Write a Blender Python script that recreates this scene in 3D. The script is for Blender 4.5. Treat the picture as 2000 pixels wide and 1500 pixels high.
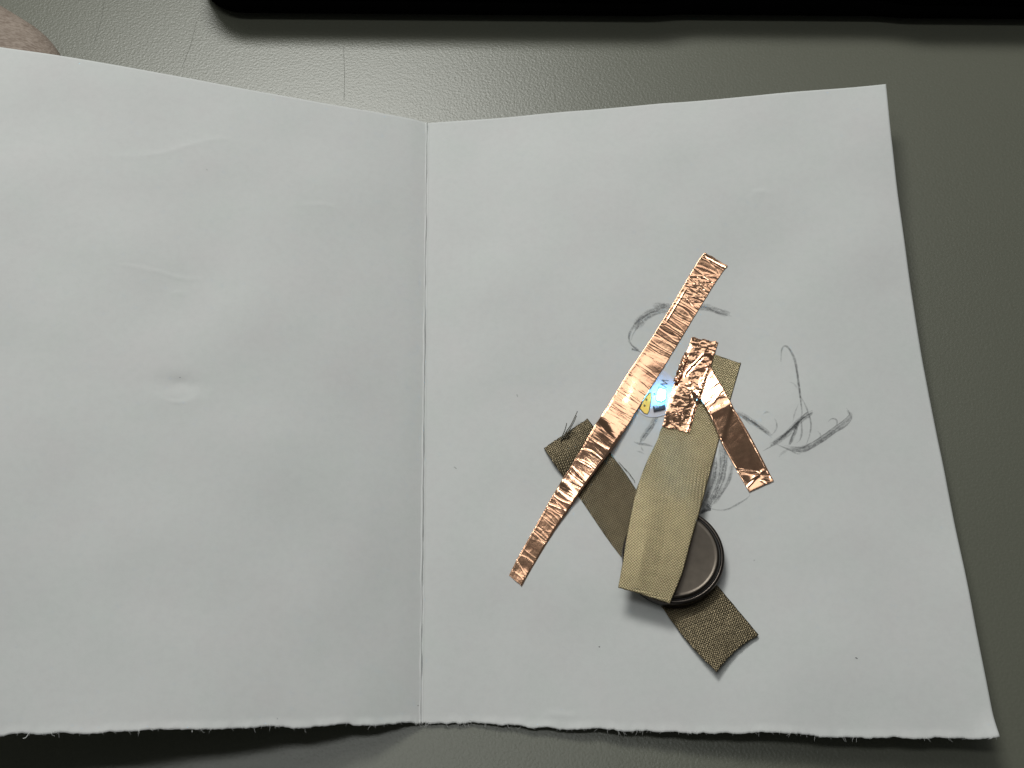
import bpy, math, random
import numpy as np
from mathutils import Vector, Matrix, noise
from mathutils.bvhtree import BVHTree

# ------------------------------------------------------------------ scene
scene = bpy.context.scene
for o in list(bpy.data.objects):
    bpy.data.objects.remove(o, do_unlink=True)
COL = scene.collection
MM = 0.001                                   # geometry is laid out in millimetres

# camera: phone held about 27 cm from the desk, tipped 26 degrees
FPX, TILT, DIST = 2520.0, math.radians(26), 275.0
cam = bpy.data.cameras.new('camera')
cam.sensor_width = 36.0
cam.lens = 36.0 * FPX / 2000.0
cam.clip_start = 0.005
cam.clip_end = 20.0
cam_o = bpy.data.objects.new('camera', cam)
CAM = np.array([0, -DIST * math.sin(TILT), DIST * math.cos(TILT)])
cam_o.location = Vector(CAM) * MM
cam_o.rotation_euler = (TILT, 0, 0)
COL.objects.link(cam_o)
scene.camera = cam_o

# world: dim indoor room
w = bpy.data.worlds.new('World')
scene.world = w
w.use_nodes = True
bg = w.node_tree.nodes['Background']
bg.inputs[0].default_value = (0.95, 1.0, 0.97, 1)
bg.inputs[1].default_value = 0.068


def area(name, loc, target, sx, sy, power, col):
    l = bpy.data.lights.new(name, 'AREA')
    l.shape = 'RECTANGLE'
    l.size, l.size_y = sx, sy
    l.energy = power
    l.color = col
    o = bpy.data.objects.new(name, l)
    o.location = loc
    o.rotation_euler = (Vector(target) - Vector(loc)).to_track_quat('-Z', 'Y').to_euler()
    COL.objects.link(o)
    return o


area('ceiling_light_far', (-0.145, 0.435, 0.56), (0, 0.02, 0), 0.27, 0.16, 2.42, (0.99, 1.0, 0.95))
area('ceiling_panel_dim', (-0.10, 0.515, 1.0), (0, 0, 0), 1.05, 0.19, 0.98, (1.0, 1.0, 0.95))
area('ceiling_light_overhead', (-0.24, 0.06, 0.90), (-0.24, 0.06, 0), 0.62, 0.11, 1.2, (0.97, 1.0, 0.97))

scene.view_settings.view_transform = 'Standard'
scene.view_settings.look = 'None'
scene.view_settings.exposure = 0
scene.view_settings.gamma = 1
scene.render.engine = 'CYCLES'
scene.cycles.max_bounces = 8

# ------------------------------------------------------------------ helpers
RX = np.array([1.0, 0, 0])
UP = np.array([0, math.cos(TILT), math.sin(TILT)])
FW = np.array([0, math.sin(TILT), -math.cos(TILT)])


def ray(x, y):
    return RX * (x - 1000) / FPX + UP * (750 - y) / FPX + FW


def P(x, y, z=0.0):
    d = ray(x, y)
    return CAM + d * (z - CAM[2]) / d[2]


def smooth(e0, e1, x):
    t = np.clip((np.asarray(x, float) - e0) / (e1 - e0), 0, 1)
    return t * t * (3 - 2 * t)


def nz(x, y=0.0, z=0.0):
    return noise.noise(Vector((x, y, z)))


def nz_arr(X, Y, f, seed=0.0):
    sh = X.shape
    return np.array([noise.noise(Vector((a * f, b * f, seed))) for a, b in zip(X.ravel(), Y.ravel())]).reshape(sh)


def link(name, verts, faces, mat, parent=None, uv=None, smooth_shade=True, attr=None, origin=None):
    """one mesh object; verts in world mm; origin put at the base of its box"""
    v = np.asarray(verts, float)
    if origin is None:
        lo, hi = v.min(0), v.max(0)
        origin = np.array([(lo[0] + hi[0]) / 2, (lo[1] + hi[1]) / 2, lo[2]])
    me = bpy.data.meshes.new(name)
    me.from_pydata(((v - origin) * MM).tolist(), [], [tuple(int(i) for i in f) for f in faces])
    me.update()
    if uv is not None:
        uvl = me.uv_layers.new(name='UVMap')
        uva = np.asarray(uv, float)
        idx = np.zeros(len(me.loops), dtype=np.int32)
        me.loops.foreach_get('vertex_index', idx)
        uvl.data.foreach_set('uv', uva[idx].ravel())
    if attr is not None:
        a = me.attributes.new('pressure', 'FLOAT', 'POINT')
        a.data.foreach_set('value', np.asarray(attr, float))
    me.polygons.foreach_set('use_smooth', [smooth_shade] * len(me.polygons))
    if mat:
        me.materials.append(mat)
    o = bpy.data.objects.new(name, me)
    COL.objects.link(o)
    wl = Vector(origin) * MM
    if parent is not None:
        o.parent = parent
        o.location = wl - WLOC[parent.name]
    else:
        o.location = wl
    WLOC[o.name] = wl
    return o


WLOC = {}


def empty(name, loc):
    o = bpy.data.objects.new(name, None)
    o.empty_display_size = 0.01
    o.location = Vector(loc) * MM
    COL.objects.link(o)
    WLOC[o.name] = o.location.copy()
    return o


def tag(o, label=None, cat=None, kind=None, group=None):
    if label:
        o['label'] = label
    if cat:
        o['category'] = cat
    if kind:
        o['kind'] = kind
    if group:
        o['group'] = group
    return o


def solid(o, t, offset=-1.0):
    m = o.modifiers.new('thickness', 'SOLIDIFY')
    m.thickness = t * MM
    m.offset = offset
    return o


def grid_faces(n, m):
    i, j = np.meshgrid(np.arange(n - 1), np.arange(m - 1), indexing='ij')
    a = (i * m + j).ravel()
    return np.stack([a, a + m, a + m + 1, a + 1], 1)


def resample(pts, n):
    """points (k,d) -> n points along a smooth Catmull-Rom through them, even in length"""
    p = np.asarray(pts, float)
    if len(p) == 2:
        t = np.linspace(0, 1, n)[:, None]
        return p[0] * (1 - t) + p[1] * t
    q = np.vstack([2 * p[0] - p[1], p, 2 * p[-1] - p[-2]])
    out = []
    for i in range(1, len(q) - 2):
        t = np.linspace(0, 1, 24, endpoint=False)[:, None]
        a, b, c, d = q[i - 1], q[i], q[i + 1], q[i + 2]
        out.append(0.5 * (2 * b + (c - a) * t + (2 * a - 5 * b + 4 * c - d) * t ** 2 + (3 * b - a - 3 * c + d) * t ** 3))
    out.append(p[-1:])
    c = np.vstack(out)
    L = np.r_[0, np.cumsum(np.linalg.norm(np.diff(c[:, :2], axis=0), axis=1))]
    s = np.linspace(0, L[-1], n)
    return np.stack([np.interp(s, L, c[:, k]) for k in range(c.shape[1])], 1)


def tube(path, rad, sides=6):
    p = np.asarray(path, float)
    n = len(p)
    rad = np.broadcast_to(np.asarray(rad, float), (n,))
    V, F, UV = [], [], []
    tg = np.gradient(p, axis=0)
    tg /= np.linalg.norm(tg, axis=1)[:, None] + 1e-9
    L = np.r_[0, np.cumsum(np.linalg.norm(np.diff(p, axis=0), axis=1))]
    for i in range(n):
        a = np.cross(tg[i], [0, 0, 1.0])
        if np.linalg.norm(a) < 1e-3:
            a = np.array([1.0, 0, 0])
        a /= np.linalg.norm(a)
        b = np.cross(a, tg[i])
        for k in range(sides):
            an = 2 * math.pi * k / sides
            V.append(p[i] + rad[i] * (math.cos(an) * a + math.sin(an) * b))
            UV.append((L[i], k / sides))
    for i in range(n - 1):
        for k in range(sides):
            k2 = (k + 1) % sides
            F.append((i * sides + k, i * sides + k2, (i + 1) * sides + k2, (i + 1) * sides + k))
    F.append(tuple(range(sides))[::-1])
    F.append(tuple((n - 1) * sides + k for k in range(sides)))
    return V, F, UV


def lathe(profile, seg=96):
    V, F = [], []
    for r, z in profile:
        for k in range(seg):
            a = 2 * math.pi * k / seg
            V.append((r * math.cos(a), r * math.sin(a), z))
    for i in range(len(profile) - 1):
        for k in range(seg):
            k2 = (k + 1) % seg
            F.append((i * seg + k, i * seg + k2, (i + 1) * seg + k2, (i + 1) * seg + k))
    F.append(tuple((len(profile) - 1) * seg + k for k in range(seg)))
    F.append(tuple(range(seg))[::-1])
    return np.array(V), F


# ------------------------------------------------------------------ materials
class N:
    def __init__(self, name):
        self.m = bpy.data.materials.new(name)
        self.m.use_nodes = True
        self.t = self.m.node_tree
        self.b = self.t.nodes['Principled BSDF']
        self.out = self.t.nodes['Material Output']

    def n(self, typ, **kw):
        x = self.t.nodes.new(typ)
        for k, v in kw.items():
            if k.startswith('i_'):
                key = k[2:]
                key = int(key) if key.isdigit() else key.replace('_', ' ')
                x.inputs[key].default_value = v
            else:
                setattr(x, k, v)
        return x

    def l(self, a, b):
        self.t.links.new(a, b)
        return self

    def math(self, op, a, b=None, clamp=False):
        x = self.t.nodes.new('ShaderNodeMath')
        x.operation = op
        x.use_clamp = clamp
        for i, v in enumerate((a, b)):
            if v is None:
                continue
            if isinstance(v, (int, float)):
                x.inputs[i].default_value = v
            else:
                self.l(v, x.inputs[i])
        return x.outputs[0]

    def noise(self, vec, scale, detail=3, rough=0.55):
        x = self.n('ShaderNodeTexNoise', i_Scale=scale, i_Detail=detail, i_Roughness=rough)
        if vec is not None:
            self.l(vec, x.inputs['Vector'])
        return x.outputs['Fac']

    def ramp(self, fac, stops):
        x = self.n('ShaderNodeValToRGB')
        e = x.color_ramp.elements
        while len(e) < len(stops):
            e.new(0.5)
        for el, (p, c) in zip(e, stops):
            el.position = p
            el.color = c if len(c) == 4 else (*c, 1)
        self.l(fac, x.inputs[0])
        return x.outputs[0]

    def bump(self, h, strength, dist, chain=None):
        x = self.n('ShaderNodeBump', i_Strength=strength, i_Distance=dist * MM)
        self.l(h, x.inputs['Height'])
        if chain is not None:
            self.l(chain, x.inputs['Normal'])
        return x.outputs[0]

    def obj(self):
        return self.n('ShaderNodeTexCoord').outputs['Object']

    def geo(self):
        return self.n('ShaderNodeNewGeometry').outputs['Position']

    def set(self, **kw):
        for k, v in kw.items():
            self.b.inputs[k.replace('_', ' ')].default_value = v
        return self


def m_desk():
    k = N('desk_laminate')
    g = k.geo()
    a = k.noise(g, 1750, 2, 0.5)
    b = k.noise(g, 3600, 2, 0.5)
    c = k.noise(g, 9, 3, 0.5)
    vor = k.n('ShaderNodeTexVoronoi', i_Scale=2000.0, feature='SMOOTH_F1')
    k.l(g, vor.inputs['Vector'])
    h = k.math('ADD', k.math('MULTIPLY', a, 0.7), k.math('ADD', k.math('MULTIPLY', b, 0.25), k.math('MULTIPLY', vor.outputs['Distance'], 0.45)))
    col = k.ramp(k.math('ADD', k.math('MULTIPLY', c, 0.5), k.math('MULTIPLY', a, 0.5)),
                 [(0.3, (0.130, 0.133, 0.103)), (0.7, (0.154, 0.157, 0.123))])
    k.l(col, k.b.inputs['Base Color'])
    k.l(k.bump(h, 0.55, 0.075), k.b.inputs['Normal'])
    k.set(Roughness=0.33, Specular_IOR_Level=0.62)
    return k.m


def m_paper():
    k = N('drawing_paper')
    g = k.geo()
    a = k.noise(g, 2600, 3, 0.6)
    b = k.noise(g, 420, 3, 0.6)
    c = k.noise(g, 30, 3, 0.5)
    col = k.ramp(c, [(0.3, (0.730, 0.740, 0.738)), (0.7, (0.760, 0.768, 0.766))])
    # faint warm and cool mottling of handled paper
    d = k.ramp(k.noise(g, 75, 4, 0.65), [(0.32, (0.985, 1.0, 0.99)), (0.5, (1, 1, 1)), (0.68, (1.0, 0.985, 0.99))])
    e = k.ramp(k.noise(g, 700, 4, 0.7), [(0.30, (0.965, 0.965, 0.965)), (0.6, (1, 1, 1))])
    for extra in (d, e):
        mx = k.n('ShaderNodeMix', data_type='RGBA', blend_type='MULTIPLY')
        mx.inputs[0].default_value = 1.0
        k.l(col, mx.inputs[6]).l(extra, mx.inputs[7])
        col = mx.outputs[2]
    k.l(col, k.b.inputs['Base Color'])
    k.l(k.bump(a, 0.4, 0.03, k.bump(b, 0.4, 0.06)), k.b.inputs['Normal'])
    k.set(Roughness=0.85, Specular_IOR_Level=0.18)
    return k.m


def m_copper():
    k = N('copper_foil')
    g = k.geo()
    a = k.noise(g, 900, 4, 0.6)
    b = k.noise(g, 3000, 3, 0.6)
    col = k.ramp(k.noise(g, 260, 4, 0.6), [(0.3, (0.85, 0.475, 0.315)), (0.7, (0.92, 0.56, 0.365))])
    k.l(col, k.b.inputs['Base Color'])
    k.l(k.bump(a, 0.25, 0.03, k.bump(b, 0.2, 0.01)), k.b.inputs['Normal'])
    r = k.math('ADD', k.math('MULTIPLY', a, 0.10), 0.08)
    k.l(r, k.b.inputs['Roughness'])
    k.set(Metallic=1.0)
    return k.m


def m_fabric(name, angle, dark, light, pitch=0.42):
    k = N(name)
    uv = k.n('ShaderNodeUVMap').outputs[0]
    rot = k.n('ShaderNodeVectorRotate', rotation_type='Z_AXIS')
    rot.inputs['Angle'].default_value = angle
    k.l(uv, rot.inputs['Vector'])
    wob = k.n('ShaderNodeTexNoise', i_Scale=0.6, i_Detail=2.0)
    k.l(uv, wob.inputs['Vector'])
    mixv = k.n('ShaderNodeVectorMath', operation='MULTIPLY_ADD')
    mixv.inputs[1].default_value = (0.35, 0.35, 0)
    k.l(wob.outputs['Color'], mixv.inputs[0])
    k.l(rot.outputs[0], mixv.inputs[2])
    sep = k.n('ShaderNodeSeparateXYZ')
    k.l(mixv.outputs[0], sep.inputs[0])
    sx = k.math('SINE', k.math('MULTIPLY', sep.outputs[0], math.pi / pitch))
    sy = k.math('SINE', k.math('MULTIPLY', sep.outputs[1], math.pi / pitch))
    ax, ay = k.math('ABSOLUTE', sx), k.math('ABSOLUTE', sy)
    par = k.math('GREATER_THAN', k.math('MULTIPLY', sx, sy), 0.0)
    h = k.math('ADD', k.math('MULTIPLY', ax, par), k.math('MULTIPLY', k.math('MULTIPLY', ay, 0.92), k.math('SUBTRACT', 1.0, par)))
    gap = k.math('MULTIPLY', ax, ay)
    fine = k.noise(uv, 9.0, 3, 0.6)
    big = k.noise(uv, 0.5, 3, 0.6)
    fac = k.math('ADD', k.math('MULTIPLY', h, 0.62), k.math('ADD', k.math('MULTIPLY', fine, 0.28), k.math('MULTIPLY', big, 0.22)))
    k.l(k.ramp(fac, [(0.25, dark), (0.95, light)]), k.b.inputs['Base Color'])  # weave gaps darkened in the colour: painted shade as well as open holes
    k.l(k.bump(k.math('ADD', h, k.math('MULTIPLY', fine, 0.5)), 0.75, 0.10), k.b.inputs['Normal'])
    k.set(Metallic=0.9, Roughness=0.31)
    return k.m


def m_plain(name, col, rough=0.5, metal=0.0, spec=0.5, var=0.06, nscale=400.0, bump=0.0):
    k = N(name)
    f = k.noise(k.geo(), nscale, 3, 0.6)
    c = np.array(col)
    k.l(k.ramp(f, [(0.3, tuple(c * (1 - var))), (0.7, tuple(np.minimum(c * (1 + var), 1)))]), k.b.inputs['Base Color'])
    if bump:
        k.l(k.bump(f, 0.5, bump), k.b.inputs['Normal'])
    k.set(Roughness=rough, Metallic=metal, Specular_IOR_Level=spec)
    return k.m


def m_graphite():
    k = N('graphite')
    g = k.geo()
    at = k.n('ShaderNodeAttribute', attribute_name='pressure')
    uv = k.n('ShaderNodeUVMap').outputs[0]
    sep = k.n('ShaderNodeSeparateXYZ')
    k.l(uv, sep.inputs[0])
    edge = k.math('MULTIPLY', k.math('MULTIPLY', sep.outputs[1], k.math('SUBTRACT', 1.0, sep.outputs[1])), 4.0)
    edge = k.math('POWER', edge, 0.7)
    gr = k.math('ADD', k.math('MULTIPLY', k.noise(g, 3300, 2, 0.6), 0.6), k.math('MULTIPLY', k.noise(g, 1100, 2, 0.6), 0.4))
    # ragged streaks along the stroke
    st = k.n('ShaderNodeMapping')
    st.inputs['Scale'].default_value = (0.35, 5.0, 1)
    k.l(uv, st.inputs['Vector'])
    stf = k.noise(st.outputs[0], 2.2, 3, 0.6)
    gg = k.math('ADD', k.math('MULTIPLY', gr, 0.65), k.math('MULTIPLY', stf, 0.35))
    tooth = k.math('MULTIPLY', k.math('SUBTRACT', gg, 0.36), 5.0, clamp=True)
    al = k.math('MULTIPLY', k.math('MULTIPLY', tooth, edge), at.outputs['Fac'], clamp=True)
    tr = k.n('ShaderNodeBsdfTransparent')
    mx = k.n('ShaderNodeMixShader')
    k.set(Roughness=0.5)
    k.b.inputs['Base Color'].default_value = (0.16, 0.165, 0.172, 1)
    k.l(al, mx.inputs[0]).l(tr.outputs[0], mx.inputs[1]).l(k.b.outputs[0], mx.inputs[2])
    k.l(mx.outputs[0], k.out.inputs['Surface'])
    return k.m


def m_thread():
    k = N('frayed_thread')
    uv = k.n('ShaderNodeUVMap').outputs[0]
    sep = k.n('ShaderNodeSeparateXYZ')
    k.l(uv, sep.inputs[0])
    s = k.math('SINE', k.math('MULTIPLY', sep.outputs[0], 2 * math.pi / 0.42))
    k.l(k.ramp(k.math('ADD', k.math('MULTIPLY', s, 0.5), 0.5), [(0.35, (0.012, 0.011, 0.01)), (0.65, (0.22, 0.20, 0.15))]), k.b.inputs['Base Color'])
    k.set(Roughness=0.45, Metallic=0.5)
    return k.m


def m_led():
    k = N('led_lens')
    k.b.inputs['Base Color'].default_value = (0.9, 0.95, 1, 1)
    k.b.inputs['Emission Color'].default_value = (0.08, 0.46, 1.0, 1)
    f = k.noise(k.geo(), 700, 2)
    k.l(k.math('ADD', k.math('MULTIPLY', f, 4.0), LED_POWER), k.b.inputs['Emission Strength'])
    return k.m


def m_skin():
    k = N('skin')
    g = k.geo()
    mp = k.n('ShaderNodeMapping')
    mp.inputs['Rotation'].default_value = (0, 0, math.radians(36))
    mp.inputs['Scale'].default_value = (0.22, 1.0, 1.0)
    k.l(g, mp.inputs['Vector'])
    a = k.noise(mp.outputs[0], 2300, 3, 0.6)
    b = k.noise(g, 220, 3, 0.6)
    k.l(k.ramp(k.math('ADD', k.math('MULTIPLY', a, 0.75), k.math('MULTIPLY', b, 0.25)),
               [(0.38, (0.24, 0.185, 0.150)), (0.60, (0.42, 0.345, 0.295))]), k.b.inputs['Base Color'])
    k.l(k.bump(a, 0.9, 0.2), k.b.inputs['Normal'])
    k.set(Roughness=0.6, Specular_IOR_Level=0.3)
    return k.m


LED_POWER = 62.0
MAT = dict(
    desk=m_desk(), paper=m_paper(), copper=m_copper(),
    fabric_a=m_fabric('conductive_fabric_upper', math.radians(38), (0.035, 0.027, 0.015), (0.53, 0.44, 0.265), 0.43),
    fabric_b_shaded=m_fabric('conductive_fabric_shaded', math.radians(62), (0.016, 0.013, 0.008), (0.235, 0.19, 0.12), 0.40),  # same fabric as the upper strip, its shade painted in as darker colour
    graphite=m_graphite(), thread=m_thread(), led=m_led(), skin=m_skin(),
    laptop=m_plain('laptop_black_shell', (0.003, 0.003, 0.003), 0.9, 0, 0.0),
    rubber=m_plain('black_rubber', (0.02, 0.02, 0.02), 0.9, 0, 0.1),
    can=m_plain('battery_can_metal', (0.085, 0.072, 0.064), 0.26, 1.0, 0.5, 0.10, 300, 0.01),
    cap=m_plain('battery_cap_metal', (0.075, 0.064, 0.054), 0.33, 1.0, 0.5, 0.10, 500, 0.012),
    gasket=m_plain('battery_gasket', (0.015, 0.013, 0.013), 0.5),
    board=m_plain('white_flex_board', (0.72, 0.72, 0.80), 0.45),
    gold=m_plain('gold_pad', (0.85, 0.58, 0.13), 0.35, 0.6),
    ink=m_plain('board_print', (0.03, 0.05, 0.07), 0.5),
    led_body=m_plain('led_housing', (0.75, 0.78, 0.8), 0.5),
    resistor=m_plain('resistor_black', (0.018, 0.020, 0.026), 0.4),
    mark=m_plain('resistor_print', (0.7, 0.75, 0.8), 0.5),
    scratch=m_plain('desk_scratch', (0.122, 0.122, 0.10), 0.5),
    fibre=m_plain('paper_fibre', (0.80, 0.80, 0.79), 0.9, 0, 0.1),
    via=m_plain('via_hole', (0.20, 0.13, 0.03), 0.5),
)

# ------------------------------------------------------------------ desk
V = [(-420, -300, 0), (420, -300, 0), (420, 420, 0), (-420, 420, 0),
     (-420, -300, -25), (420, -300, -25), (420, 420, -25), (-420, 420, -25)]
desk = link('desk', V, [(0, 1, 2, 3), (7, 6, 5, 4), (4, 5, 1, 0), (5, 6, 2, 1), (6, 7, 3, 2), (7, 4, 0, 3)],
            MAT['desk'], smooth_shade=False, origin=np.array([0, 0, -25.0]))
tag(desk, 'grey green desk top with a fine pebbled grain under the paper', 'desk', 'structure')
for pts in ([(204, 0), (197, 40), (184, 84)], [(384, 42), (372, 88), (356, 130)], [(671, 92), (673, 150), (672, 196)]):
    c = resample([P(*p) for p in pts], 30)
    V, F = [], []
    for i, q in enumerate(c):
        wd = 0.06 + 0.05 * nz(i * 0.5, pts[0][0])
        V += [(q[0] - wd, q[1], 0.02), (q[0] + wd, q[1], 0.02)]
    F = [(2 * i, 2 * i + 1, 2 * i + 3, 2 * i + 2) for i in range(len(c) - 1)]
    link('scratch', V, F, MAT['scratch'], desk)

# ------------------------------------------------------------------ laptop edge (far side of the desk)
YF = 100.3


def lap_outline(x0, x1, y0, y1, r, rec0, rec1, depth, slant=-0.0105):
    """plan outline, front edge (y0) carries the thumb scoop"""
    pts = []
    n = 14
    for k in range(n + 1):                       # front left corner
        a = math.pi + 0.5 * math.pi * k / n
        pts.append((x0 + r + r * math.cos(a), y0 + r + r * math.sin(a)))
    for x in np.linspace(x0 + r + 4, x1 - r - 4, 120):
        d = depth * float(smooth(rec0, rec0 + 9, x) * (1 - smooth(rec1 - 9, rec1, x)))
        pts.append((x, y0 + d))
    for cx, cy, a0 in ((x1 - r, y0 + r, 1.5), (x1 - r, y1 - r, 2.0), (x0 + r, y1 - r, 2.5)):
        for k in range(n + 1):
            a = a0 * math.pi + 0.5 * math.pi * k / n
            pts.append((cx + r * math.cos(a), cy + r * math.sin(a)))
    return [(x, y + slant * (x - x0)) for x, y in pts]


def slab(name, levels, mat, parent):
    """levels: list of (inset, scoop depth, z)"""
    V, F = [], []
    for ins, dep, z in levels:
        o = lap_outline(-77 + ins, 228 - ins, YF + ins, YF + 214 - ins, 11 - ins * 0.6, 33, 97, dep)
        n = len(o)
        V += [(x, y, z) for x, y in o]
    for i in range(len(levels) - 1):
        for k in range(n):
            k2 = (k + 1) % n
            F.append((i * n + k, i * n + k2, (i + 1) * n + k2, (i + 1) * n + k))
    F.append(tuple(range(n))[::-1])
    F.append(tuple((len(levels) - 1) * n + k for k in range(n)))
    return link(name, V, F, mat, parent)


lap = empty('laptop', (75, YF + 100, 0))
tag(lap, 'black laptop front edge with a shallow thumb scoop beyond the paper', 'laptop')
slab('base', [(1.0, 0.5, 1.8), (0.2, 0.6, 2.2), (0.0, 0.8, 3.0), (0.0, 1.5, 6.6), (0.3, 1.8, 6.9)], MAT['laptop'], lap)
slab('lid', [(0.5, 1.5, 7.1), (0.0, 1.6, 7.4), (0.0, 1.7, 11.4), (0.5, 1.8, 11.9)], MAT['laptop'], lap)
for fx, fy in ((-55, YF + 24), (205, YF + 22), (-55, YF + 192), (205, YF + 190)):
    v, f = lathe([(5.2, 0.0), (5.6, 0.3), (5.4, 1.9)], 24)
    link('rubber_foot', v + np.array([fx, fy, 0]), f, MAT['rubber'], lap)

# ------------------------------------------------------------------ paper card
FT, FB = P(835, 240, 0.75), P(823, 1412, 0.75)
NDIR = (FT - FB) / np.linalg.norm(FT - FB)
SIDE = np.array([NDIR[1], -NDIR[0], 0])                   # to the right of the fold


def plane_hit(x, y, slope_fun):
    z = 0.75
    for _ in range(25):
        p = P(x, y, z)
        d = float((p - FB) @ SIDE)
        z = 0.75 + slope_fun(d, float((p - FB) @ NDIR) / 140.0)
    return P(x, y, z)


def slope_r(d, v):
    k = 0.040 + 0.055 * smooth(0.45, 1.05, v) + 0.018 * (1 - smooth(0.0, 0.35, v))
    return d * k * float(smooth(-6, 26, d) * 0.75 + 0.25)


def slope_l(d, v):
    return -d * 0.272 * (1 + 0.85 * math.exp(d / 34.0))


def hitR(q):
    return plane_hit(q[0], q[1], slope_r)


def hitL(q):
    return plane_hit(q[0], q[1], slope_l)


NV = 330
# edges as world curves running outwards from the fold / down from the top
top_r = resample([hitR(q) for q in [(836, 240), (1000, 227), (1250, 206), (1500, 185), (1730, 165)]], 200)
bot_r = resample([hitR(q) for q in [(824, 1412), (950, 1414), (1075, 1420), (1250, 1427), (1480, 1434), (1700, 1440), (1900, 1443), (1949, 1442)]], 200)
rgt = resample([hitR(q) for q in [(1730, 165), (1737, 240), (1746, 310), (1766, 470), (1799, 690), (1846, 930), (1893, 1160), (1926, 1320), (1949, 1442)]], NV)
tl = hitL((0, 93)); bl = hitL((0, 1436))


def extend(a, b, dist):
    d = (b - a) / np.linalg.norm(b - a)
    return a + d * dist


top_l = resample([FT] + [hitL(q) for q in [(780, 226), (640, 201), (420, 163), (200, 126), (0, 93)]] + [extend(FT, tl, 109)], 200)
bot_l = resample([FB] + [hitL(q) for q in [(760, 1415), (600, 1420), (400, 1424), (200, 1431), (0, 1437)]] + [extend(FB, bl, 109)], 200)
lft = resample([top_l[-1], bot_l[-1]], NV)
fold = resample([FT, FB], NV)
# fine columns near the fold, coarser outwards
near = np.r_[np.linspace(0, 1.2, 25), np.linspace(1.2, 109, 262)[1:]] / 109.0


def coons(top, bot, inner, outer):
    u = near[None, :]
    v = np.linspace(0, 1, NV)[:, None]
    ti = np.stack([np.interp(near, np.linspace(0, 1, 200), top[:, k]) for k in range(3)], 1)[None]
    bi = np.stack([np.interp(near, np.linspace(0, 1, 200), bot[:, k]) for k in range(3)], 1)[None]
    A = (1 - v)[..., None] * ti + v[..., None] * bi
    B = (1 - u)[..., None] * inner[:, None] + u[..., None] * outer[:, None]
    C = ((1 - u) * (1 - v))[..., None] * top[0] + (u * (1 - v))[..., None] * top[-1] + ((1 - u) * v)[..., None] * bot[0] + (u * v)[..., None] * bot[-1]
    return A + B - C


GR = coons(top_r, bot_r, fold, rgt)
GL = coons(top_l, bot_l, fold, lft)
G = np.concatenate([GL[:, ::-1], GR[:, 1:]], 1)          # rows top->bottom, columns left->right
NC = G.shape[1]
ic = len(near) - 1                                       # fold column
D = np.concatenate([-near[::-1], near[1:]])[None, :] * 109.0 * np.ones((NV, 1))
VV = np.linspace(0, 1, NV)[:, None] * np.ones((1, NC))
# torn lower edge: rows pulled in and out
for j in range(NC):
    d = D[0, j]
    jag = 0.55 * nz(d * 0.16, 3.1) + 0.28 * nz(d * 0.55, 7.7) + 0.17 * nz(d * 1.7, 1.2) + 0.09 * nz(d * 4.5, 2.2)
    wv = smooth(0.955, 1.0, VV[:, j])
    G[:, j] -= (NDIR * jag)[None] * wv[:, None]
# heights: slow waves, dent, creases, fold ridge, lifted lip of the tear
X, Y = G[..., 0].copy(), G[..., 1].copy()
Z = 1.05 * nz_arr(X, Y, 0.022, 4.0) + 0.55 * nz_arr(X, Y, 0.055, 9.0) + 0.035 * nz_arr(X, Y, 0.16, 2.0)
Z *= smooth(0, 14, np.abs(D)) * 0.85 + 0.15


def seg_dist(pts, gx, gy):
    best = np.full(gx.shape, 1e9)
    side = np.zeros(gx.shape)
    par = np.zeros(gx.shape)
    acc = 0.0
    tot = sum(np.linalg.norm(np.subtract(b[:2], a[:2])) for a, b in zip(pts, pts[1:]))
    for a, b in zip(pts, pts[1:]):
        ax, ay, bx, by = a[0], a[1], b[0], b[1]
        dx, dy = bx - ax, by - ay
        L = math.hypot(dx, dy)
        t = np.clip(((gx - ax) * dx + (gy - ay) * dy) / (L * L), 0, 1)
        dd = np.hypot(gx - ax - t * dx, gy - ay - t * dy)
        m = dd < best
        best = np.where(m, dd, best)
        side = np.where(m, np.sign((gx - ax) * dy - (gy - ay) * dx), side)
        par = np.where(m, (acc + t * L) / tot, par)
        acc += L
    return best, side, par


def crease(pix, hit, amp, wdt):
    global Z
    pts = resample([hit(q) for q in pix], 24)
    d, s, par = seg_dist(list(pts), X, Y)
    env = np.sin(np.pi * np.clip(par, 0.02, 0.98)) ** 0.7
    Z = Z + amp * env * (np.exp(-(d / wdt) ** 2) + 0.9 * np.exp(-d / (wdt * 5)) * (s > 0) - 0.3 * np.exp(-d / (wdt * 5)) * (s < 0))


c0 = hitL((352, 750))
ex, ey = X - c0[0], Y - c0[1]
Z += -0.40 * np.exp(-((ex / 4.4) ** 2 + (ey / 2.0) ** 2)) - 0.10 * np.exp(-((ex / 1.3) ** 2 + ((ey - 0.6) / 0.9) ** 2))
crease([(300, 766), (325, 780), (350, 785), (375, 778), (390, 762)], hitL, 0.07, 0.35)
crease([(200, 305), (300, 300), (385, 278), (430, 270), (480, 275)], hitL, 0.07, 0.9)
crease([(220, 515), (300, 527), (350, 540), (400, 541)], hitL, 0.07, 0.32)
crease([(570, 404), (600, 399), (650, 402), (690, 430)], hitL, 0.05, 0.5)
crease([(330, 574), (350, 568), (366, 575)], hitL, 0.05, 0.5)
crease([(1465, 385), (1480, 372), (1510, 376)], hitR, 0.07, 0.6)
crease([(1050, 1402), (1080, 1392), (1130, 1396)], hitR, 0.07, 0.6)
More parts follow.
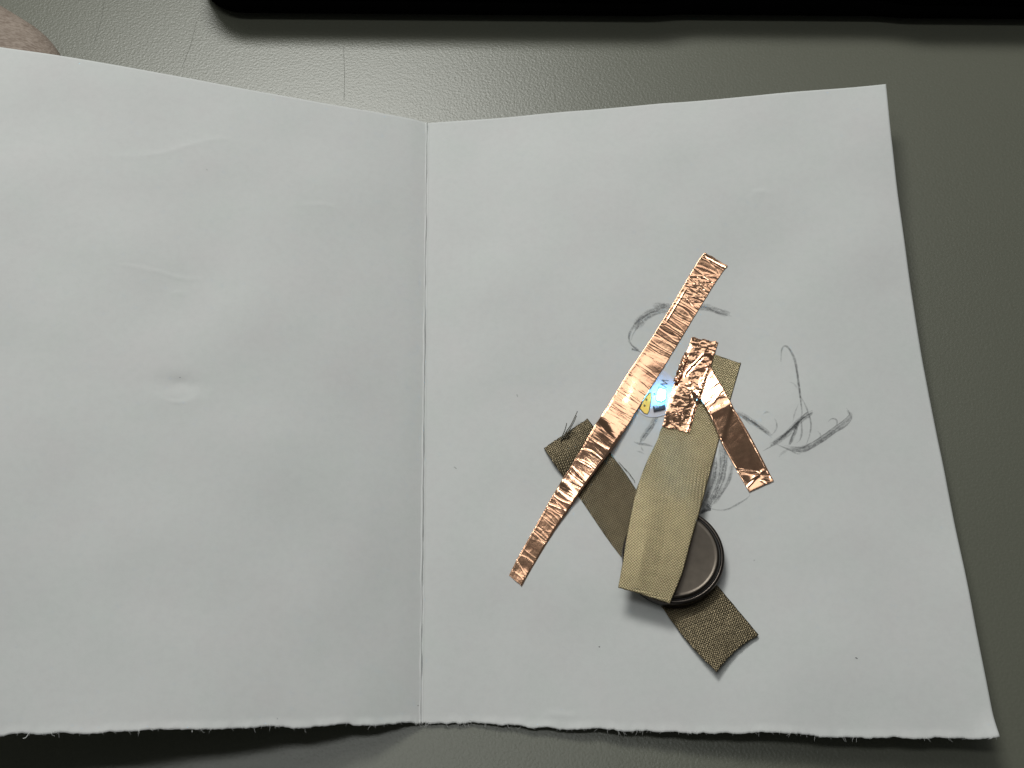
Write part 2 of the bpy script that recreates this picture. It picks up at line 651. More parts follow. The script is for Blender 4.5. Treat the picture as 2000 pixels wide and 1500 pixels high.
# fold ridge with a ragged split
jit = np.array([0.10 * nz(v * 22, 5) + 0.06 * nz(v * 75, 8) for v in VV[:, 0]])[:, None]
rough = np.array([0.55 + 0.8 * nz(v * 40, 1.5) for v in VV[:, 0]])[:, None]
dl = D - jit
Z += 0.30 * np.clip(rough, 0.15, 1.3) * np.exp(-((dl + 0.20) / 0.16) ** 2)
Z -= 0.50 * np.clip(rough + 0.1, 0, 1.3) * np.exp(-((dl - 0.03) / 0.07) ** 2)
Z += 0.06 * np.exp(-((dl - 0.25) / 0.15) ** 2)
lip = smooth(0.988, 1.0, VV)
lipn = np.array([0.55 + 0.6 * nz(d * 0.35, 6.6) + 0.3 * nz(d * 1.6, 2.6) for d in D[0]])[None]
Z += 0.38 * lip * np.clip(lipn, 0.1, 1.2)
# lower right corner curls up
cr = hitR((1949, 1442))
Z += 1.3 * np.exp(-(((X - cr[0]) / 3.0) ** 2 + ((Y - cr[1]) / 3.0) ** 2))
G[..., 2] += Z
PV = G.reshape(-1, 3)
PV[:, 2] = np.maximum(PV[:, 2], 0.16)
PF = grid_faces(NV, NC)
paper = link('paper_card', PV, PF, MAT['paper'], origin=np.array([FB[0], 0, 0]))
solid(paper, 0.12)
tag(paper, 'white folded paper card lying open with a torn lower edge and pencil sketch', 'paper card')
PB = BVHTree.FromPolygons([Vector(v) for v in PV], [tuple(int(i) for i in f) for f in PF])


def on_paper(x, y, lift=0.0):
    """the spot on the paper seen at a pixel, `lift` mm above it"""
    d = Vector(ray(x, y)).normalized()
    h = PB.ray_cast(Vector(CAM), d)
    p = np.array(h[0]) if h[0] else P(x, y, 0.5)
    for _ in range(6 if lift else 0):
        z = support(p[0], p[1], [PB]) + lift
        p = P(x, y, z)
    return p


def support(x, y, trees):
    best = -1e9
    for t in trees:
        h = t.ray_cast(Vector((x, y, 90.0)), Vector((0, 0, -1)))
        if h[0] is not None:
            best = max(best, h[0].z)
    return best if best > -1e8 else 0.0


# fibres hanging off the torn edge
random.seed(4)
edge_pts = G[-1]
V, F = [], []
for _ in range(420):
    j = random.randrange(NC)
    p = edge_pts[j].copy()
    ln = random.choice([0.2, 0.3, 0.35, 0.5, 0.5, 0.9])
    a = -math.pi / 2 + random.gauss(0, 0.8)
    path = [p + np.array([0, 0.25, -0.02])]
    for k in range(4):
        a += random.gauss(0, 0.35)
        path.append(path[-1] + np.array([math.cos(a), math.sin(a), random.gauss(-0.05, 0.25)]) * ln / 3)
    v, f, _u = tube(resample(path, 6), np.linspace(0.035, 0.012, 6), 4)
    o = len(V)
    V += v
    F += [tuple(i + o for i in ff) for ff in f]
tag(link('torn_fibre', V, F, MAT['fibre'], paper), kind='stuff')
for pix in ([(57, 1433), (52, 1441), (46, 1443)], [(375, 1422), (376, 1426), (376, 1431)]):
    pth = resample([plane_hit(x, y, slope_l) + np.array([0, 0, 0.3]) for x, y in pix], 10)
    v, f, _u = tube(pth, 0.06, 5)
    link('loose_fibre', v, f, MAT['fibre'], paper)


# ------------------------------------------------------------------ pencil strokes on the paper
def stroke(pix, wpx, press, taper=0.35, seed=0):
    n = max(10, int(sum(math.dist(a, b) for a, b in zip(pix, pix[1:])) / 2.2))
    c = resample(np.array(pix, float), n)
    tg = np.gradient(c, axis=0)
    tg /= np.linalg.norm(tg, axis=1)[:, None] + 1e-9
    V, UV, AT = [], [], []
    for i in range(n):
        s = i / (n - 1)
        e = min(1, s / taper, (1 - s) / taper) if taper > 0 else 1
        wd = wpx * (0.35 + 0.65 * e) * (1 + 0.3 * nz(i * 0.12, seed))
        nrm = np.array([-tg[i, 1], tg[i, 0]])
        for k, q in enumerate((-0.5, -0.25, 0, 0.25, 0.5)):
            px = c[i] + nrm * wd * q
            p = on_paper(px[0], px[1])
            V.append(p + np.array([0, 0, 0.035]))
            UV.append((i * 0.24, 0.02 + 0.96 * k / 4))
            AT.append(press * (0.55 + 0.45 * e) * (1 + 0.25 * nz(i * 0.2, seed + 4)))
    F = grid_faces(n, 5)[:, ::-1]
    link('pencil_stroke', V, F, MAT['graphite'], paper, uv=UV, attr=AT)


STROKES = [
    ([(1308, 602), (1285, 606), (1265, 615), (1250, 628), (1240, 643)], 15, 0.50),
    ([(1300, 600), (1275, 609), (1252, 622), (1237, 638), (1229, 654), (1230, 668), (1241, 681), (1258, 692)], 4.0, 1.0),
    ([(1292, 611), (1268, 620), (1248, 636), (1237, 652), (1233, 664)], 4, 0.7),
    ([(1226, 666), (1236, 676), (1247, 684), (1233, 682), (1252, 688)], 3.4, 0.85),
    ([(1275, 598), (1300, 597), (1320, 604)], 10, 0.30),
    ([(1355, 600), (1378, 600), (1398, 606), (1412, 611), (1426, 613)], 11, 0.42),
    ([(1362, 605), (1388, 606), (1408, 613), (1424, 615)], 3.4, 0.6),
    ([(1284, 812), (1272, 832), (1258, 852), (1251, 864)], 10, 0.65),
    ([(1238, 863), (1249, 867), (1260, 868), (1276, 872)], 4.5, 0.9),
    ([(1252, 872), (1254, 877), (1257, 881)], 3.5, 0.6),
    ([(1243, 881), (1251, 883), (1259, 887)], 3.0, 0.45),
    ([(1408, 868), (1413, 895), (1407, 935), (1393, 970), (1372, 1003)], 15, 0.62),
    ([(1398, 893), (1396, 930), (1382, 970), (1370, 992)], 7, 0.6),
    ([(1430, 903), (1424, 935), (1410, 960), (1394, 984)], 8, 0.40),
    ([(1378, 985), (1386, 992), (1374, 998), (1366, 1003)], 7, 0.9),
    ([(1382, 991), (1400, 996), (1420, 995), (1440, 985), (1459, 973), (1464, 966), (1461, 958)], 3.4, 0.75),
    ([(1525, 707), (1526, 690), (1528, 680), (1534, 676), (1541, 681), (1549, 695), (1555, 715), (1559, 745), (1563, 775), (1566, 800), (1566, 816)], 4.6, 1.0),
    ([(1551, 705), (1557, 730), (1562, 765), (1565, 800)], 3.6, 0.7),
    ([(1562, 772), (1572, 790), (1580, 810), (1584, 830), (1581, 850), (1575, 868)], 3.6, 0.8),
    ([(1588, 806), (1574, 813), (1560, 824), (1540, 845), (1522, 859), (1505, 871)], 10, 0.75),
    ([(1586, 807), (1570, 815), (1553, 833), (1532, 851), (1512, 868), (1490, 881)], 4, 1.0),
    ([(1564, 812), (1566, 840), (1563, 858), (1556, 865)], 3.2, 0.75),
    ([(1560, 822), (1552, 845), (1541, 870)], 7, 0.55),
    ([(1655, 801), (1661, 813), (1650, 826), (1630, 840), (1605, 858), (1585, 870), (1565, 877), (1535, 876)], 10, 0.60),
    ([(1652, 822), (1628, 842), (1602, 860), (1580, 872), (1555, 878)], 4, 0.8),
    ([(1617, 824), (1624, 818), (1632, 819), (1635, 826), (1630, 836)], 3, 0.75),
    ([(1597, 842), (1603, 850), (1600, 858)], 3, 0.5),
    ([(1517, 868), (1540, 878), (1560, 887), (1563, 878)], 3, 0.7),
    ([(1540, 878), (1528, 885), (1521, 893)], 5, 0.4),
    ([(1438, 805), (1456, 815), (1474, 827), (1490, 838), (1507, 851)], 9, 0.50),
    ([(1438, 806), (1460, 818), (1480, 830), (1492, 840)], 3.4, 0.8),
    ([(1450, 813), (1459, 823), (1466, 830)], 3, 0.6),
    ([(1512, 817), (1517, 827), (1515, 840), (1507, 850)], 3, 0.75),
    ([(1489, 810), (1497, 805), (1504, 806)], 2.6, 0.4),
    ([(1560, 788), (1552, 808), (1548, 826)], 2.6, 0.45),
    ([(1541, 746), (1551, 750), (1559, 762)], 3, 0.4),
]
for i, (pix, wd, pr) in enumerate(STROKES):
    if wd <= 6:
        stroke(pix, wd * 1.2, min(1.0, pr * 0.54), seed=i * 3.3)
        continue
    # shaded band: the side of the lead, then a few loose passes over it
    stroke(pix, wd * 1.25, pr * 0.62, 0.12, i * 3.3)
    for k in range(3):
        off = (random.uniform(-0.42, 0.42) * wd, random.uniform(-0.42, 0.42) * wd)
        stroke([(x + off[0] + random.uniform(-2, 2), y + off[1] + random.uniform(-2, 2)) for x, y in pix],
               random.uniform(2.6, 4.4), pr * random.uniform(0.45, 0.8), 0.25, i * 3.3 + k)
for i, (x, y, dx, dy) in enumerate([(1009, 770, 2, 6), (1169, 1263, 3, 1), (1670, 1284, 5, 3), (403, 330, 2, 3),
                                    (1471, 1094, 4, 1), (886, 912, 6, 4), (350, 737, 3, 1), (541, 1402, 1, 3), (815, 1379, 3, -2)]):
    stroke([(x, y), (x + dx * 0.5 + 0.6, y + dy * 0.5), (x + dx, y + dy)], 2.4, 0.9 if i in (1, 2) else 0.5, 0.2, i)

# ------------------------------------------------------------------ flat strips laid on the paper
TREES = [PB]


def strip(name, left, right, du, dv, trees, lift_gap=0.05, disp=None, mat=None, parent=None, thick=0.07,
          end_jag=0.0, bridge=4, seed=0.0, end_bow=0.0, side_jag=0.0):
    """left/right: pixel edges with optional lift above the paper (x, y[, lift]), same direction"""
    def world(e):
        return np.array([np.r_[on_paper(q[0], q[1], q[2] if len(q) > 2 else 0.0), q[2] if len(q) > 2 else 0.0] for q in e])
    WL, WR = world(left), world(right)
    Lm = 0.5 * (np.linalg.norm(np.diff(WL[:, :2], axis=0), axis=1).sum() + np.linalg.norm(np.diff(WR[:, :2], axis=0), axis=1).sum())
    Wm = np.linalg.norm(WL[:, :2].mean(0) - WR[:, :2].mean(0))
    n, m = max(4, int(Lm / du)), max(4, int(Wm / dv))
    A, B = resample(WL, n), resample(WR, n)
    t = np.linspace(0, 1, m)
    g = A[:, None] * (1 - t)[None, :, None] + B[:, None] * t[None, :, None]
    if end_jag:
        dirn = (g[-1].mean(0) - g[0].mean(0))[:3]
        dirn /= np.linalg.norm(dirn)
        for j in range(m):
            a0 = end_jag * (nz(j * dv * 0.9, seed) + 0.6 * nz(j * dv * 2.6, seed + 2))
            a1 = end_jag * (nz(j * dv * 0.9, seed + 5) + 0.6 * nz(j * dv * 2.6, seed + 7))
            k = max(3, int(1.5 / du))
            ww = np.linspace(1, 0, k)
            g[:k, j, :3] += dirn[None] * (a0 * ww)[:, None]
            g[-k:, j, :3] += dirn[None] * (a1 * ww[::-1])[:, None]
    if end_bow:
        for j in range(m):
            k = max(3, int(5.0 / du))
            g[-k:, j, :2] -= ((g[-1].mean(0) - g[0].mean(0))[:2] / Lm)[None] * (end_bow * 4 * t[j] * (1 - t[j]) * np.linspace(0, 1, k))[:, None]
    if side_jag:
        cr = np.cross(g[-1].mean(0)[:3] - g[0].mean(0)[:3], [0, 0, 1.0])
        cr /= np.linalg.norm(cr)
        for i in range(n):
            g[i, :, :3] += cr[None] * (side_jag * (nz(i * du * 0.5, seed + 11) * (1 - t) + nz(i * du * 0.5, seed + 13) * t))[:, None]
    H = np.array([support(p[0], p[1], trees) for p in g.reshape(-1, 4)]).reshape(n, m)
    Hp = np.array([support(p[0], p[1], [PB]) for p in g.reshape(-1, 4)]).reshape(n, m)
    H = np.maximum(H, Hp + g[..., 3])
    Hraw = H.copy()
    def filt(arr, k, fn):
        for ax in (0, 1):
            pad = np.pad(arr, [(k, k) if q == ax else (0, 0) for q in (0, 1)], mode='edge')
            arr = fn(np.stack([np.take(pad, np.arange(j, j + arr.shape[ax]), axis=ax) for j in range(2 * k + 1)]), axis=0)
        return arr
    R = H - Hp                               # what the strip has to climb over, eased in and out
    k = bridge
    R = filt(filt(filt(R, k, np.max), k // 2, np.mean), (k + 1) // 2, np.mean)
    H = np.maximum(Hp + R, Hraw)
    S = np.linspace(0, Lm, n)[:, None] * np.ones((1, m))
    T = t[None] * Wm * np.ones((n, 1))
    Zd = disp(S, T, Lm, Wm) if disp else 0.0
    g[..., 2] = np.maximum(H + lift_gap + thick + Zd, Hraw + 0.03 + thick)
    V = g[..., :3].reshape(-1, 3)
    F = grid_faces(n, m)
    # face up
    a, b, c = V[F[0][0]], V[F[0][1]], V[F[0][2]]
    if np.cross(b - a, c - a)[2] < 0:
        F = F[:, ::-1]
    o = link(name, V, F, mat, parent, uv=np.stack([S.ravel(), T.ravel()], 1))
    solid(o, thick)
    tree = BVHTree.FromPolygons([Vector(v) for v in V], [tuple(int(i) for i in f) for f in F])
    return o, tree, g


# --- lower fabric strip (under the battery)
random.seed(11)
fb_l = [(1062, 876, 0.1), (1072, 891, 0.7), (1082, 906, 0.95), (1104, 937, 0.35), (1132, 973, 0), (1183, 1048, 0), (1216, 1092, 0.0), (1252, 1140, 0.05), (1289, 1182, 0.1), (1318, 1222, 0.35), (1353, 1266, 0.7), (1400, 1314, 1.5)]
fb_r = [(1147, 818, 0.5), (1154, 826, 0.6), (1163, 840, 0.4), (1180, 865, 0.1), (1195, 889, 0), (1223, 927, 0), (1246, 961, 0), (1300, 1030, 0), (1350, 1085, 0.0), (1400, 1143, 0.1), (1427, 1175, 0.15), (1482, 1241, 0.5)]


def d_fab(S, T, L, W):
    z = 0.05 * nz_arr(S, T, 0.25, 3.0)
    # V-shaped nick in the upper end where threads have pulled out
    return z + 0.10 * nz_arr(S, T, 0.11, 8.0)


fabB, tB, gB = strip('fabric_tape', fb_l, fb_r, 0.22, 0.22, [PB], 0.02, d_fab, MAT['fabric_b_shaded'], None, 0.12, 0.18, 2, 5.0, side_jag=0.06, end_bow=0.7)
tag(fabB, 'olive metallic fabric strip with painted-in shade running diagonally beneath the coin battery', 'fabric tape', group='woven conductive fabric strips')
TREES.append(tB)
for pix in ([(1098, 858), (1107, 842), (1115, 830), (1122, 816), (1128, 803)], [(1102, 856), (1112, 840), (1121, 824), (1126, 812)],
            [(1095, 860), (1100, 848), (1104, 838), (1107, 826)], [(1106, 856), (1114, 846), (1119, 836)]):
    k = len(pix)
    pth = resample([on_paper(x, y, 1.0 + 0.25 * i) for i, (x, y) in enumerate(pix)], 60)
    rr = 0.13 + 0.06 * np.sin(np.arange(60) * 1.9)
    v, f, u = tube(pth, rr * np.linspace(1, 0.6, 60), 6)
    link('frayed_thread', v, f, MAT['thread'], fabB, uv=u)
for pix in ([(1206, 903), (1216, 914), (1222, 922)], [(1214, 912), (1226, 924), (1234, 936)], [(1228, 928), (1236, 938), (1238, 944)]):
    pth = resample([on_paper(x + 2, y - 1, 0.2) for x, y in pix], 16)
    v, f, u = tube(pth, 0.045, 5)
    link('loose_thread', v, f, MAT['thread'], fabB, uv=u)

# --- coin battery
bc = on_paper(1313, 1093)
hit = PB.ray_cast(Vector((bc[0], bc[1], 90)), Vector((0, 0, -1)))
e1 = np.array([1.0, 0, support(bc[0] + 7, bc[1], TREES) - support(bc[0] - 7, bc[1], TREES)]) * np.array([1, 0, 1 / 14.0])
e1 = np.array([1.0, 0, e1[2]])
e1 /= np.linalg.norm(e1)
e2 = np.array([0, 1.0, (support(bc[0], bc[1] + 7, TREES) - support(bc[0], bc[1] - 7, TREES)) / 14.0])
e2 -= e1 * (e1 @ e2)
e2 /= np.linalg.norm(e2)
e3 = np.cross(e1, e2)
BM = np.stack([e1, e2, e3], 1)
# rest the disc on the highest points underneath
low = max(support((bc + BM @ np.array([r * math.cos(a), r * math.sin(a), 0]))[0], (bc + BM @ np.array([r * math.cos(a), r * math.sin(a), 0]))[1], TREES)
          - (bc + BM @ np.array([r * math.cos(a), r * math.sin(a), 0]))[2] for r in (3, 7, 9.5) for a in np.linspace(0, 6.28, 24))
bc = bc + e3 * (low + 0.03)
coin = empty('coin_battery', bc)
tag(coin, 'dark coin cell battery half covered by the wide fabric strip', 'battery')


def put(v):
    return (BM @ np.asarray(v).T).T + bc


v, f = lathe([(9.2, 0.0), (9.75, 0.12), (10.0, 0.45), (10.0, 2.15), (9.93, 2.42), (9.72, 2.60), (9.45, 2.66), (9.25, 2.58), (9.2, 2.35), (8.5, 2.30)])
link('can', put(v), f, MAT['can'], coin)
v, f = lathe([(8.3, 2.32), (9.24, 2.36), (9.22, 2.56), (9.05, 2.62), (8.92, 2.5), (8.6, 2.45)])
link('gasket', put(v), f, MAT['gasket'], coin)
v, f = lathe([(8.95, 2.42), (8.92, 2.72), (8.86, 2.92), (8.72, 3.06), (8.50, 3.12), (8.28, 3.09), (8.12, 3.03), (7.9, 3.0), (0.02, 3.0)])
link('cap', put(v), f, MAT['cap'], coin)
cv, cf = lathe([(10.0, 0.0), (10.0, 2.5), (8.8, 3.2), (0.02, 3.2)], 64)
TREES.append(BVHTree.FromPolygons([Vector(p) for p in put(cv)], cf))

# --- LED sticker board
NRM = np.array(PB.ray_cast(Vector(CAM), Vector(ray(1290, 765)).normalized())[1])
if NRM[2] < 0:
    NRM = -NRM


def outline_mesh(pix, z0, z1, n=None, lip=0.0):
    p = np.array([on_paper(*q) for q in pix])
    if n:
        c = resample(np.vstack([p, p[:1]]), n + 1)[:-1]
    else:
        c = p
    k = len(c)
    ctr = c.mean(0)
    V = np.vstack([c + NRM * z0, c + NRM * (z1 - lip), ctr + (c - ctr) * (1 - lip * 0.25) + NRM * z1])
    F = []
    for r in range(2):
        for i in range(k):
            j = (i + 1) % k
            F.append((r * k + i, r * k + j, (r + 1) * k + j, (r + 1) * k + i))
    F.append(tuple(2 * k + i for i in range(k)))
    F.append(tuple(range(k))[::-1])
    area2 = sum(c[i][0] * c[(i + 1) % k][1] - c[(i + 1) % k][0] * c[i][1] for i in range(k))
    if area2 < 0:
        F = [ff[::-1] for ff in F]
    return V, F


BO = [(1245, 799), (1252, 808), (1264, 814), (1278, 815.5), (1294, 812.5), (1312, 806), (1328, 795), (1334, 778), (1330, 762),
      (1320, 748), (1309, 734), (1298, 724), (1285, 717), (1273, 718), (1264, 729), (1256, 748), (1247, 772), (1242, 788)]
led = empty('led_sticker', on_paper(1290, 770))
tag(led, 'lit white LED circuit sticker with gold pad between the copper strips', 'LED sticker')
V, F = outline_mesh(BO, 0.03, 0.12, 90, 0.03)
link('board', V, F, MAT['board'], led, smooth_shade=False)
ledtree = BVHTree.FromPolygons([Vector(p) for p in V], F)


def zp(x, y):                                # zoom pixels -> photo pixels
    return (1220 + x / 11.54, 700 + y / 11.54)


def btop(q, z):
    """pixel on the board's top face, z above the paper"""
    p = on_paper(*q)
    for _ in range(5):
        pz = support(p[0], p[1], [PB]) + z
        p = P(q[0], q[1], pz)
    return p


def flat(name, zpix, z, t, mat, parent, n=None):
    c = np.array([btop(zp(*q), z) for q in zpix])
    if n:
        c = resample(np.vstack([c, c[:1]]), n + 1)[:-1]
    k = len(c)
    V = np.vstack([c, c + NRM * t])
    F = [(i, (i + 1) % k, k + (i + 1) % k, k + i) for i in range(k)] + [tuple(k + i for i in range(k)), tuple(range(k))[::-1]]
    if sum(c[i][0] * c[(i + 1) % k][1] - c[(i + 1) % k][0] * c[i][1] for i in range(k)) < 0:
        F = [ff[::-1] for ff in F]
    return link(name, V, F, mat, parent, smooth_shade=False)


def line(name, zpix, wd, z, mat, parent):
    c = resample([btop(zp(*q), z) for q in zpix], max(6, 3 * len(zpix))) if len(zpix) > 2 else np.array([btop(zp(*q), z) for q in zpix])
    if len(zpix) > 2:                        # keep corners sharp
        c = np.array([btop(zp(*q), z) for q in zpix])
    V, F = [], []
    for a, b in zip(c, c[1:]):
        d = (b - a) / np.linalg.norm(b - a)
        s = np.cross(d, NRM) * wd / 2
        o = len(V)
        a2, b2 = a - d * wd * 0.3, b + d * wd * 0.3
        V += [a2 + s, a2 - s, b2 - s, b2 + s]
        V += [x + NRM * 0.012 for x in V[o:o + 4]]
        F += [(o + 4, o + 5, o + 6, o + 7), (o, o + 1, o + 5, o + 4), (o + 1, o + 2, o + 6, o + 5), (o + 2, o + 3, o + 7, o + 6), (o + 3, o, o + 4, o + 7)]
    return link(name, V, F, mat, parent, smooth_shade=False)


ZB = 0.13
flat('pad_outline', [(600, 760), (612, 900), (560, 1195), (515, 1268), (440, 1252), (330, 1130), (385, 1000), (470, 870), (550, 780)], ZB, 0.012, MAT['ink'], led)
pad = flat('pad', [(588, 780), (598, 900), (545, 1185), (512, 1248), (448, 1234), (348, 1120), (400, 1000), (480, 880), (560, 790)], ZB + 0.014, 0.02, MAT['gold'], led)
for cx, cy in ((450, 1065), (490, 930)):
    flat('via', [(cx + 24 * math.cos(a), cy + 28 * math.sin(a)) for a in np.linspace(0, 2 * math.pi, 13)[:-1]], ZB + 0.036, 0.01, MAT['via'], pad)
line('letter', [(985, 502), (835, 490), (968, 578), (812, 578), (942, 660)], 0.15, ZB, MAT['ink'], led)
line('package_outline', [(915, 692), (768, 640), (745, 720), (728, 770)], 0.09, ZB, MAT['ink'], led)
line('plus_sign', [(650, 790), (705, 815)], 0.11, ZB, MAT['ink'], led)
line('plus_sign', [(690, 775), (662, 832)], 0.11, ZB + 0.016, MAT['ink'], led)
res = flat('resistor', [(632, 1085), (655, 1205), (910, 1145), (905, 1050), (880, 1040)], ZB, 0.35, MAT['resistor'], led)
for k in range(6):
    x = 690 + k * 34
    line('resistor_mark', [(x, 1125 - k * 12), (x + 14, 1070 - k * 9)], 0.10, ZB + 0.36, MAT['mark'], res)
line('resistor_mark', [(660, 1090), (880, 1035)], 0.14, ZB + 0.36, MAT['mark'], res)
pkg = flat('led_package', [(745, 735), (712, 920), (725, 955), (830, 980), (915, 930), (932, 752), (900, 725), (780, 705)], ZB, 0.32, MAT['led_body'], led)
flat('lens', [(757, 750), (726, 912), (740, 942), (828, 964), (902, 918), (917, 760), (890, 738), (790, 720)], ZB + 0.33, 0.80, MAT['led'], pkg)
TREES.append(ledtree)

# --- wide fabric strip over the battery
fa_l = [(1353, 677, 0), (1341, 716, 0), (1312, 794, 0), (1291, 838, 0), (1284, 859, 0), (1262, 905, 0.5), (1247, 945, 1.7), (1238, 975, 2.6), (1226, 1035, 3.8), (1217, 1093, 4.5), (1207, 1148, 4.7)]
fa_r = [(1447, 710, 0), (1424, 790, 0), (1401, 872, 0), (1388, 920, 0.5), (1375, 968, 2.1), (1367, 998, 3.3), (1350, 1055, 4.4), (1333, 1118, 5.0), (1308, 1179, 4.9)]


def d_fabA(S, T, L, W):
    s, t = S / L, T / W
    lw = smooth(0.55, 0.75, s)
    z = 0.05 * nz_arr(S, T, 0.2, 13.0)
    # folds over the battery: left facet and right corner bend down
    z = z + lw * 0.30 * (1 - np.abs(t - 0.30) / 0.30).clip(0, 1)
    z = z - 0.35 * smooth(0.84, 1.0, s) * smooth(0.66, 1.0, t)
    return z


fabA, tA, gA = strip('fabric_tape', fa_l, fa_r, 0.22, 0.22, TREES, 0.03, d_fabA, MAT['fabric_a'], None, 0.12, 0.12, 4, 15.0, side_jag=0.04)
tag(fabA, 'wide pale olive woven fabric strip lying over the coin battery', 'fabric tape', group='woven conductive fabric strips')
TREES.append(tA)

# --- copper foil strips
rng = np.random.default_rng(7)


def wrinkles(S, T, W, count, s0, s1, amp, wid, slope=0.3, seed=1, full=0.5):
    r = np.random.default_rng(seed)
    Zs = np.zeros_like(S)
    for _ in range(count):
        c = r.uniform(s0, s1)
        k = r.normal(0, slope)
        w_ = r.uniform(*wid)
        a = r.uniform(*amp) * r.choice([1, -1], p=[0.65, 0.35])
        t0 = r.uniform(-0.2, 0.8) * W
        tl_ = r.uniform(0.25, 1.3) * W if r.random() > full else 3 * W
        bow = r.normal(0, 0.035)
        m = (S > c - 6) & (S < c + 6)
        ss, tt = S[m], T[m]
        d = (ss - c - k * (tt - W / 2) - bow * (tt - W / 2) ** 2) / w_
        env = np.clip(np.minimum((tt - t0) / (0.3 * W), (t0 + tl_ - tt) / (0.3 * W)), 0, 1) if tl_ < 3 * W else 1.0
        Zs[m] += a * env / (1 + d * d * 1.4) ** 1.5
    return Zs


def d_cu1(S, T, L, W):
    z = wrinkles(S, T, W, 130, 0, L * 0.62, (0.006, 0.022), (0.07, 0.20), 0.09, 21)
    z += wrinkles(S, T, W, 36, 0, 14, (0.015, 0.05), (0.10, 0.32), 0.45, 22, 0.2)
    z += wrinkles(S, T, W, 20, L * 0.58, L, (0.012, 0.045), (0.08, 0.20), 0.12, 23, 0.75)
    z += wrinkles(S, T, W, 50, L * 0.5, L, (0.006, 0.016), (0.08, 0.2), 0.10, 29, 0.6)
    z += 0.022 * nz_arr(S, T, 0.35, 2.0) + 0.006 * nz_arr(S, T, 1.1, 5.0) + 0.0025 * nz_arr(S, T, 3.2, 6.0)
    wob = 0.42 + 0.12 * nz_arr(S, S * 0, 0.2, 1.0)
    z += 0.014 * np.exp(-((T - wob) / 0.08) ** 2) * smooth(0.30 * L, 0.40 * L, S)
    z += 0.05 * np.exp(-((T - 0.85) / 0.10) ** 2) * smooth(9, 11, S) * (1 - smooth(18, 20, S))
    z -= 0.10 * smooth(W - 0.45, W, T) * smooth(0.5 * L, 0.6 * L, S)
    z += 0.2 * smooth(L - 4, L, S) * smooth(0.0, 1, T / W)
    z += 0.10 * (1 - smooth(0, 1.2, S))
    z += 1.0 * smooth(0.38 * L, 0.58 * L, S) * (1 - smooth(0.60 * L, 0.97 * L, S))
    return z


c1_l = [(1377, 494), (1368, 503), (1345, 540), (1320, 583), (1280, 648), (1252, 690), (1223, 733), (1196, 779), (1160, 838), (1122, 904), (1081, 967), (1036, 1046), (1010, 1092), (994, 1124)]
c1_r = [(1421, 520), (1410, 534), (1392, 561), (1366, 603), (1334, 656), (1300, 712), (1280, 745), (1258, 780), (1223, 838), (1193, 884), (1166, 920), (1132, 967), (1086, 1033), (1048, 1095), (1019, 1145)]
cu1, tC1, _g = strip('copper_tape', c1_l, c1_r, 0.11, 0.11, TREES, 0.06, d_cu1, MAT['copper'], None, 0.05, 0.16, 13, 25.0, side_jag=0.05)
tag(cu1, 'longest copper foil strip, crossing the page diagonally left of the LED', 'copper tape', group='wrinkled copper foil strips')


def d_cu3(S, T, L, W):
    z = wrinkles(S, T, W, 20, 2, 9, (0.015, 0.06), (0.12, 0.4), 0.25, 31, 0.2)
    z += wrinkles(S, T, W, 30, 9, L, (0.002, 0.006), (0.06, 0.16), 0.5, 32, 0.3)
    z += wrinkles(S, T, W, 5, L - 4.2, L - 0.3, (0.08, 0.20), (0.25, 0.5), 0.35, 33, 0.5)
    z += 0.03 * nz_arr(S, T, 0.16, 2.7) + 0.012 * nz_arr(S, T, 0.8, 5.7)
    z += 0.05 * np.exp(-((T - 0.25) / 0.12) ** 2) + 0.05 * np.exp(-((T - W + 0.25) / 0.12) ** 2)
    # tip lifts off the page
    z += 0.15 * smooth(L - 2.0, L, S) + 0.12 * np.exp(-((S - 10.5 - 0.2 * T) / 1.0) ** 2)
    z += 0.25 * (1 - smooth(3, L - 5, S)) + 0.80 * smooth(3, 9, S) * (1 - smooth(9, L - 1, S))
    return z


c3_l = [(1345, 735), (1356, 760), (1368, 784), (1391, 827), (1406, 862), (1431, 906), (1463, 962)]
c3_r = [(1380, 700), (1388, 718), (1400, 742), (1416, 772), (1431, 800), (1452, 832), (1482, 884), (1511, 940)]
cu3, tC3, _g = strip('copper_tape', c3_l, c3_r, 0.11, 0.11, TREES, 0.05, d_cu3, MAT['copper'], None, 0.05, 0.06, 6, 35.0, side_jag=0.03)
tag(cu3, 'dark brown copper foil strip slanting to the lower right from under the crumpled piece', 'copper tape', group='wrinkled copper foil strips')
TREES.append(tC3)


def d_cu2(S, T, L, W):
    r1 = nz_arr(S, T, 0.55, 1.0)
    r2 = nz_arr(S, T, 1.3, 4.0)
    r3 = nz_arr(S, T, 2.6, 7.0)
    z = 0.12 * (0.5 - np.abs(r1)) + 0.028 * (0.5 - np.abs(r2)) + 0.008 * r3
    z += wrinkles(S, T, W, 46, 0, L, (0.01, 0.035), (0.07, 0.2), 0.7, 41, 0.1)
    z += 0.10 * np.exp(-((T - W + 0.5) / 0.12) ** 2) * smooth(6, 8, S)
    z -= 0.10 * np.exp(-((S - 9.5 - 0.9 * (T - W / 2)) / 1.3) ** 2)
    return z


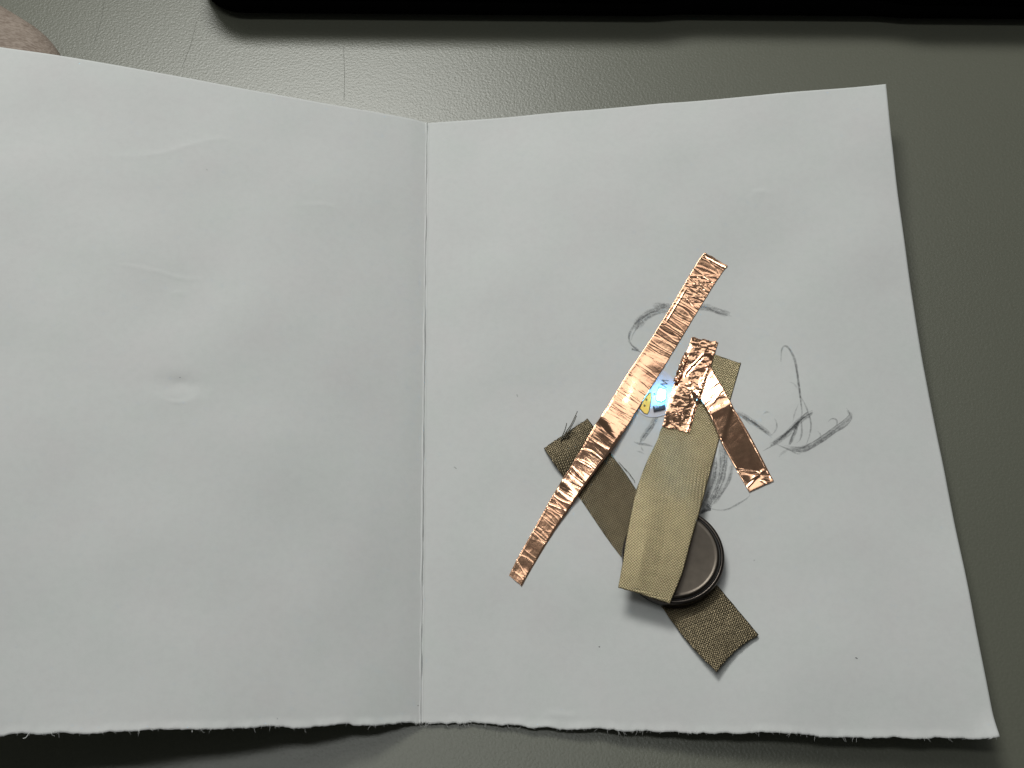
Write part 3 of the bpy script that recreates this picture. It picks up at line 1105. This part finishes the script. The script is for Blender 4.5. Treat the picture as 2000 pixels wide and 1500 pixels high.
c2_l = [(1351, 659), (1344, 680), (1335, 700), (1328, 722), (1314, 758), (1303, 794), (1293, 834)]
c2_r = [(1403, 669), (1396, 690), (1391, 706), (1383, 732), (1370, 774), (1359, 803), (1347, 846)]
cu2, tC2, _g = strip('copper_tape', c2_l, c2_r, 0.10, 0.10, TREES, 0.05, d_cu2, MAT['copper'], None, 0.05, 0.34, 6, 45.0, side_jag=0.08)
tag(cu2, 'short crumpled copper foil strip joining the LED sticker to the wide fabric', 'copper tape', group='wrinkled copper foil strips')
# standing fold of foil on its left edge
fl = [(1338, 688), (1329, 706), (1322, 726), (1315, 745)]
fr = [(1345, 690), (1339, 707), (1333, 727), (1322, 747)]
A = resample([on_paper(x, y, 0.55) for x, y in fl], 50)
B = resample([on_paper(x, y, 1.25) for x, y in fr], 50)
V = []
for i in range(50):
    for k in range(12):
        t = k / 11
        q = A[i] * (1 - t) + B[i] * t
        q = q + np.array([0.25 * nz(i * 0.3, t * 3, 1), 0.2 * nz(i * 0.4, t * 4, 5), 0.35 * nz(i * 0.22, t * 2.5, 9)])
        V.append(q)
fo = link('folded_edge', V, grid_faces(50, 12), MAT['copper'], cu2)
solid(fo, 0.05, 0)

# ------------------------------------------------------------------ skin seen past the left page's top edge
path = resample([(-107, 57.5, 9.5), (-124, 70.5, 10), (-152, 85, 12), (-192, 99, 15), (-242, 111, 20), (-302, 121, 26)], 110)
V, F = [], []
n, sd = len(path), 40
tg = np.gradient(path, axis=0)
tg /= np.linalg.norm(tg, axis=1)[:, None]
run = np.r_[0, np.cumsum(np.linalg.norm(np.diff(path, axis=0), axis=1))]
for i in range(n):
    r = 20 + 0.06 * run[i]
    r *= math.sqrt(max(1e-4, 1 - max(0.0, 1 - run[i] / 22.0) ** 2))
    a = np.cross(tg[i], [0, 0, 1.0])
    a /= np.linalg.norm(a)
    for k in range(sd):
        an = 2 * math.pi * k / sd
        V.append(path[i] + a * r * math.cos(an) + np.array([0, 0, 1]) * min(r, path[i][2] - 0.3) * math.sin(an))
for i in range(n - 1):
    for k in range(sd):
        k2 = (k + 1) % sd
        F.append((i * sd + k, i * sd + k2, (i + 1) * sd + k2, (i + 1) * sd + k))
F.append(tuple(range(sd))[::-1])
F.append(tuple((n - 1) * sd + k for k in range(sd)))
skin = link('person', V, F, MAT['skin'])
tag(skin, 'bare brown skin resting on the desk behind the upper left paper edge', 'person')
